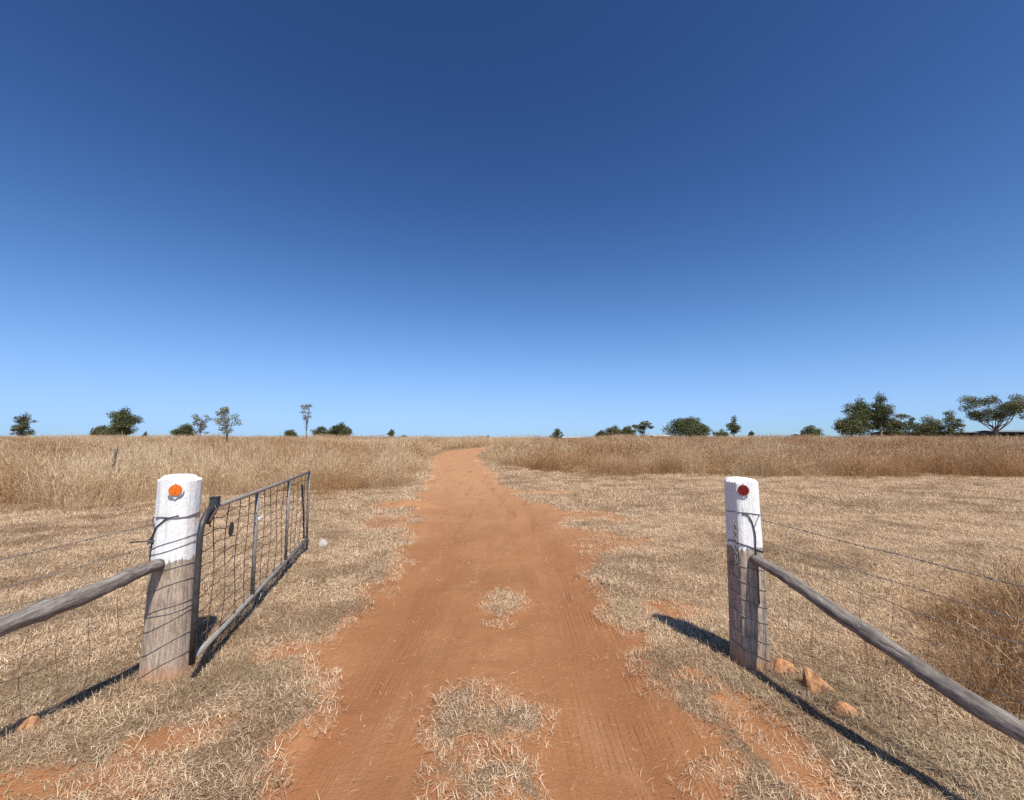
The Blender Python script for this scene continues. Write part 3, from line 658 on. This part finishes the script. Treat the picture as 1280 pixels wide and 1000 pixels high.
# uncut grass fields
def field(name, sgn, label):
    for (y0, y1, step, sc0, base, cnt) in [(8, 22, .30, .95, 0, 6), (22, 45, .46, .95, 6, 5), (45, 88, .62, 1.0, 6, 5)]:
        xm = y1 * 1.3 + 2; x, y = jitter(-xm if sgn < 0 else -6, 8 if sgn < 0 else xm, y0, y1, step); k = view(x, y, 1.3, 2)
        c = centre(y); k &= (x < c) if sgn < 0 else (x > c); x, y = x[k], y[k]
        t = tallness(x, y); k = rng.random(len(x)) < t * 1.1; x, y, t = x[k], y[k], t[k]; n = len(x)
        patch = fbm(x, y, 4.5, 61, 4); tus = (fbm(x, y, .9 + y * .03, 63, 2) - .5) * S((60 - y) / 30); hh = (.30 + .95 * patch + 1.15 * tus) * rng.uniform(.55, 1.3, n) * (.35 + .65 * t)
        if sgn < 0: tone = np.clip(.12 + (fbm(x, y, 4, 71, 3) - .5) * 3.4 + (fbm(x, y, .7 + y * .05, 73, 2) - .5) * 2.4 - .9 * tus + rng.normal(0, .26, n) + .32 * S((y - 13) / 12), 0, 1)
        else: tone = np.clip(.82 + (fbm(x, y, 4, 72, 3) - .5) * 2.0 + (fbm(x, y, .7 + y * .05, 74, 2) - .5) * 2.2 - .9 * tus + rng.normal(0, .24, n) - .45 * S((4 - x) / 8), 0, 1)
        put(x, y, base + rng.integers(0, cnt, n), sc0 * rng.uniform(.85, 1.2, n), tone, np.zeros(n), sc0 * hh)
    flush(name, tall_col, label)
field('tall_dry_grass', -1, 'tall pale golden dry grass covering the paddock left of the track')
field('tall_dry_grass', 1, 'tall reddish brown dry grass covering the paddock right of the track')
# brown weeds behind the right rail
x, y = jitter(2.3, 6.5, 2.0, 5.2, .10); e = blob(x, y, 4.05, 3.3, 1.55, .85, .4) * 1.8 + (fbm(x, y, .5, 81, 3) - .5) * 1.2; k = rng.random(len(x)) < np.clip(e, 0, 1); x, y, e = x[k], y[k], e[k]; n = len(x)
put(x, y, rng.integers(0, 5, n), rng.uniform(.6, 1.0, n), np.clip(.35 + rng.normal(0, .3, n), 0, 1), np.zeros(n), rng.uniform(.35, .9, n) * (.5 + .6 * np.clip(e, 0, 1)))
flush('brown_weeds', weed_col, 'knee high brown weeds standing behind the right timber rail')

# ------------------------------------------------------------------ trees along the skyline
def tree(name, label, x, y, top, width, style, leaf='dkleaf', lean=0., trunk='dark_bark', seed=0, leafn=None, leafsize=.26, stem=None):
    rs = np.random.default_rng(seed + 500); z0 = float(base_z(np.array([x]), np.array([y]))[0]); H = top - z0; W = width / 2
    root = empty(name, (x, y, z0), label=label, cat='tree', group='trees along the skyline')
    pads = []
    if style == 'round': lo, n, pr = .04, 22, .34
    elif style == 'umbrella': lo, n, pr = .34, 34, .20
    elif style == 'airy': lo, n, pr = .15, 18, .30
    elif style == 'column': lo, n, pr = .12, 12, .42
    elif style == 'broad': lo, n, pr = .0, 26, .26
    elif style == 'cone': lo, n, pr = .02, 14, .5
    elif style == 'wisp': lo, n, pr = .35, 12, .30
    elif style == 'gum': lo, n, pr = .06, 30, .25
    cz = (1 + lo) / 2 * H; hz = (1 - lo) / 2 * H
    for i in range(n):
        for _ in range(40):
            p = rs.uniform(-1, 1, 3)
            if np.linalg.norm(p) < 1 and (np.linalg.norm(p) > .35): break
        zz = p[2]
        if style == 'umbrella': zz = .9 - 1.5 * abs(p[0]) ** 2.0 * .6 - rs.random() * .9 if i % 3 else -.05 - rs.random() * .75; p[0] = p[0] * (1 if i % 3 else .42); zz = max(-1, min(.9, zz))
        if style == 'cone': k_ = (1 - zz) / 2; p[0] *= k_; p[1] *= k_
        if style in ('column', 'wisp'): p[0] *= .8
        r_ = W * pr * rs.uniform(.75, 1.25) * (1.25 if style in ('round', 'broad') else 1)
        zz = zz * .86 if style != 'umbrella' else zz
        pads.append((p[0] * (W - r_ * .8), p[1] * (W - r_ * .8) * .9, cz + zz * (hz - r_ * .5), r_, min(r_ * rs.uniform(.6, .85), H * .3)))
    if style in ('round', 'broad', 'gum', 'column', 'cone'):
        pads.append((0, 0, cz, W * .42, hz * .58)); pads.append((W * .1, 0, H * .84, W * .34, H * .16))
    lean_at = lambda z: lean * (z / H) * H * .3
    # trunk and limbs
    mb = MB(); tr_ = max(.07, H * .024) * (.5 if style in ('wisp',) else 1); zt = H * (.55 if style != 'umbrella' else .30)
    T0 = np.array([(x, y, z0 - .3), (x + lean_at(zt * .3), y, z0 + zt * .3), (x + lean_at(zt * .7) + rs.normal() * .03 * W, y, z0 + zt * .7), (x + lean_at(zt), y, z0 + zt)]); mb.tube(T0, [tr_ * 1.25, tr_, tr_ * .8, tr_ * .55], 8)
    if style in ('wisp', 'airy'): mb.tube([T0[-1], (x + lean_at(H * .8) + .1, y, z0 + H * .8), (x + lean_at(H), y, z0 + H * .97)], [tr_ * .55, tr_ * .3, tr_ * .12], 6)
    for (px_, py_, pz_, pr_, ph_) in pads[:18]:
        s_ = T0[2] if rs.random() < .5 else T0[3]; e_ = np.array([x + px_ + lean_at(pz_), y + py_, z0 + pz_]); mid_ = (s_ + e_) / 2 + np.array([px_ * .12, py_ * .12, -abs(px_) * .05]) + rs.normal(size=3) * .05 * W
        mb.tube([s_, mid_, e_], [tr_ * .42, tr_ * .28, tr_ * .1], 5)
    mb.build('trunk', M[trunk], root)
    # leaves: many small sprays on and in every pad
    V = []; sh = []
    area = sum(p_[3] * p_[4] for p_ in pads); total = leafn or int(area / (leafsize ** 2) * {'airy': 22, 'wisp': 20, 'umbrella': 26, 'gum': 26}.get(style, 28))
    total = min(total, 16000)
    for (px_, py_, pz_, pr_, ph_) in pads:
        n_ = max(12, int(total * pr_ * ph_ / area)); d = rs.normal(size=(n_, 3)); d /= np.linalg.norm(d, axis=1)[:, None]
        rad = rs.random(n_) ** .4; bump_ = 1 + .28 * np.sin(d[:, 0] * 7 + px_ * 3) * np.sin(d[:, 2] * 8 + py_)
        c = d * rad[:, None] * bump_[:, None] * np.array([pr_, pr_, ph_]) + np.array([px_, py_, pz_]); c[:, 0] += lean_at(c[:, 2]); c[:, 2] = np.maximum(c[:, 2], .1)
        nn_ = d * .6 + rs.normal(size=(n_, 3)) * .7 + (0, 0, .35); nn_ /= np.linalg.norm(nn_, axis=1)[:, None]
        a_ = np.cross(nn_, rs.normal(size=(n_, 3))); a_ /= np.linalg.norm(a_, axis=1)[:, None]; b_ = np.cross(nn_, a_)
        s1 = leafsize * rs.uniform(.5, 1.3, n_)[:, None] * .5; s2 = s1 * rs.uniform(.35, .8, n_)[:, None]
        q_ = np.stack([c - a_ * s1, c - b_ * s2, c + a_ * s1, c + b_ * s2], 1); V.append(q_.reshape(-1, 3)); tone = rs.random() * .5; sh.append(np.repeat(np.clip(rs.random(n_) * .5 + tone, 0, 1), 4))
    V = np.concatenate(V); V[:, 0] *= W / np.percentile(np.abs(V[:, 0] - lean_at(H * .6)), 99.3); V[:, 2] *= H / np.percentile(V[:, 2], 99.8)
    V = V + np.array([x, y, z0]); me = quadmesh('crown', V, M[leaf], {'shade': np.concatenate(sh)}); o = link(bpy.data.objects.new('crown', me), root); o.matrix_parent_inverse = root.matrix_world.inverted()
    return root
TREES = [
    ('gum_tree', 'small layered gum tree alone furthest left on the skyline', -135.7, 120, 8.64, 6.2, 'gum', 'olive'),
    ('bushy_tree', 'dense dark rounded tree, the largest on the left skyline', -99.2, 110, 9.4, 7.0, 'round', 'dkleaf'),
    ('bushy_tree', 'low green bush forming the left skirt of the largest left tree', -101.8, 108, 5.0, 5.6, 'broad', 'olive'),
    ('small_bush', 'tiny dark bush just right of the largest left tree', -118.4, 140, 3.9, 2.3, 'round', 'dkleaf'),
    ('spreading_tree', 'low dark spreading tree touching the left side of a grey airy tree', -94.6, 125, 5.9, 6.6, 'broad', 'dkleaf'),
    ('airy_tree', 'airy grey green tree between a low dark tree and a thin trunked tree', -79.1, 110, 7.9, 4.8, 'airy', 'grey'),
    ('airy_tree', 'thin leaved grey tree with its trunk standing in the tall grass', -32.9, 50, 5.3, 3.0, 'airy', 'grey'),
    ('small_bush', 'small dark round bush just left of the slender wispy tree', -71.4, 140, 4.6, 4.2, 'round', 'dkleaf'),
    ('slender_tree', 'tall slender wispy tree with a bare thin trunk above the far end of the gate', -23.7, 50, 5.65, 1.7, 'wisp', 'grey'),
    ('bushy_tree', 'lower left half of the dark tree pair right of the wispy tree', -55.5, 125, 5.2, 6.0, 'broad', 'olive'),
    ('bushy_tree', 'denser right half of the dark tree pair right of the wispy tree', -45.8, 115, 5.9, 6.2, 'round', 'dkleaf'),
    ('cone_tree', 'small cone shaped dark tree alone left of the track end', -36.3, 130, 4.5, 2.6, 'cone', 'dkleaf'),
    ('small_bush', 'tiny dark scrub just right of the cone shaped tree', -35.1, 140, 2.9, 3.2, 'round', 'dkleaf'),
    ('small_bush', 'tiny bush on the skyline right above the end of the track', -7.2, 130, 2.7, 1.6, 'round', 'dkleaf'),
    ('bushy_tree', 'small dark tree with a pointed top above the long white roof', 13.2, 130, 4.7, 4.3, 'gum', 'dkleaf'),
    ('gum_tree', 'low rounded tree first of the four right of the long white roof', 27.9, 135, 4.3, 4.2, 'broad', 'dkleaf'),
    ('gum_tree', 'rounded grey green tree second of the four right of the long white roof', 30.5, 130, 5.5, 5.4, 'round', 'olive'),
    ('gum_tree', 'dense low tree third of the four right of the long white roof', 32.2, 120, 5.2, 4.2, 'round', 'olive'),
    ('gum_tree', 'open branched tree fourth of the four right of the long white roof', 34.9, 115, 6.4, 5.4, 'umbrella', 'olive'),
    ('broad_tree', 'broad dome shaped dark tree on the skyline left of the red reflector post', 43.0, 105, 6.8, 10.8, 'broad', 'dkleaf'),
    ('small_bush', 'low bush at the left foot of the narrow upright tree', 60.2, 125, 4.4, 4.4, 'broad', 'dkleaf'),
    ('upright_tree', 'narrow upright dark tree right above the red reflector post', 61.4, 120, 8.0, 3.9, 'column', 'dkleaf'),
    ('small_bush', 'tiny bush just right of the narrow upright tree', 74.6, 135, 4.2, 2.0, 'round', 'dkleaf'),
    ('small_tree', 'low dark tree beside the small white shed', 86.2, 125, 5.5, 5.8, 'broad', 'dkleaf'),
    ('gum_tree', 'lower left shoulder tree of the biggest clump on the right skyline', 82.3, 105, 8.2, 6.6, 'round', 'olive'),
    ('gum_tree', 'broad dense tree forming the left peak of the biggest clump', 90.0, 112, 12.1, 6.8, 'round', 'dkleaf'),
    ('gum_tree', 'tallest narrow tree forming the right peak of the biggest clump', 94.6, 111, 13.2, 6.4, 'round', 'dkleaf'),
    ('gum_tree', 'low bushy tree at the right foot of the biggest clump', 98.3, 112, 6.8, 5.6, 'round', 'olive'),
    ('gum_tree', 'small open gum with a visible trunk right of the biggest clump', 118.1, 130, 9.2, 6.6, 'umbrella', 'olive'),
    ('bushy_tree', 'brownish low bushy tree between two open gums', 119.6, 125, 8.1, 8.4, 'broad', 'olive'),
    ('gum_tree', 'upright gum tree behind the long dark shed', 116.4, 115, 9.2, 6.0, 'gum', 'olive'),
    ('gum_tree', 'wide umbrella shaped gum tree on a bare forked trunk, furthest right', 122.9, 110, 13.0, 14.2, 'umbrella', 'olive'),
]
for i, (nm, lb, x, y, top, wd, st, lf) in enumerate(TREES):
    tree(nm, lb, x, y, top, wd, st, lf, seed=i * 3 + 1, trunk='bark' if lf == 'grey' or nm == 'gum_tree' else 'dark_bark', leafsize=.15 if y < 60 else .30)

# ------------------------------------------------------------------ far sheds
def shed(name, x0, x1, y, h, depth, label, wall, roof, rise=.35, openfront=False):
    z0 = float(base_z(np.array([(x0 + x1) / 2]), np.array([y]))[0]) - .05
    root = empty(name, ((x0 + x1) / 2, y, z0), label=label, cat='shed', group='low sheds on the skyline')
    w_ = x1 - x0; hh = h - z0
    if openfront:
        mb = MB(); mb.box(((x0 + x1) / 2, y + depth, z0 + hh / 2), (w_, .15, hh)); mb.box((x0, y + depth / 2 - .08, z0 + hh / 2), (.15, depth, hh)); mb.box((x1, y + depth / 2 - .08, z0 + hh / 2), (.15, depth, hh)); mb.build('wall', M[wall], root, False)
        for k in range(1, int(w_ // 3.5) + 1): MB().box((x0 + k * w_ / (int(w_ // 3.5) + 1), y + .1, z0 + hh / 2), (.18, .18, hh)).build('roof_post', M[wall], root, False)
    else:
        MB().box(((x0 + x1) / 2, y + depth / 2, z0 + hh / 2), (w_, depth, hh)).build('wall', M[wall], root, False)
    o_ = .3; V = [(x0 - o_, y - o_, h), (x1 + o_, y - o_, h), (x1 + o_, y + depth / 2, h + rise), (x0 - o_, y + depth / 2, h + rise), (x0 - o_, y + depth + o_, h), (x1 + o_, y + depth + o_, h)]
    V2 = [(a, b, c + .12) for a, b, c in V]
    F = [(0, 1, 2, 3), (3, 2, 5, 4)]; F = [f[::-1] for f in F] + [tuple(i + 6 for i in f) for f in F] + [(0, 1, 7, 6), (5, 4, 10, 11), (1, 2, 8, 7), (2, 5, 11, 8), (4, 3, 9, 10), (3, 0, 6, 9)]
    MB().add(V2 and V + V2, F).build('roof', M[roof], root, False)
shed('long_shed', 13.8, 25.3, 150, 2.05, 7, 'long low white roofed shed under the small pointed tree', 'white', 'white', .25)
shed('small_shed', 52.8, 58.0, 160, 2.55, 6, 'small white gabled shed left of the broad dome tree', 'shedroof', 'white', .4)
shed('small_shed', 107.0, 112.0, 160, 3.0, 6, 'small white shed left of the biggest tree clump', 'white', 'white', .5)
shed('open_shed', 125.0, 153.5, 143, 3.75, 8, 'long dark open fronted shed with a grey flat roof left of the umbrella tree', 'shed', 'shedroof', .25, True)
shed('open_shed', 160.5, 178, 143, 3.9, 8, 'dark open shed right of the umbrella tree at the picture edge', 'shed', 'shedroof', .5, True)

# ------------------------------------------------------------------ picket fence in the left paddock
fr = empty('picket_fence', (-11.6, 12.6, 0), label='old wire fence on thin dark pickets half buried in the left paddock grass', cat='fence')
pk = [(-7.3, 2.6)] and [(-11.57, 12.6, 1.27, .05), (-13.9, 17.8, 1.20, -.03), (-15.85, 23, 1.27, .02), (-17.4, 28.4, 1.22, 0), (-19.05, 34, 1.33, -.03), (-20.4, 42, 1.35, .03), (-21.96, 52, 1.5, 0), (-21.9, 58, 1.62, .02), (-21.7, 64, 1.76, 0), (-21.3, 70, 1.85, -.02)]
for (x, y, zt, ln) in pk:
    z0 = float(base_z(np.array([x]), np.array([y]))[0]); MB().tube([(x, y, z0 - .2), (x + ln * .5, y, (z0 + zt) / 2), (x + ln * 2, y, zt)], [.05, .045, .04], 7, jit=.15).build('picket', M['picket'], fr)
for dz in (-.08, -.35, -.62):
    for a, b in zip(pk[:-1], pk[1:]):
        t = np.linspace(0, 1, 8); Q = np.stack([a[0] + (b[0] - a[0]) * t, a[1] + (b[1] - a[1]) * t, a[2] + (b[2] - a[2]) * t + dz - .05 * np.sin(t * np.pi)], -1); MB().tube(Q, .004, 4).build('strand', M['wire'], fr)
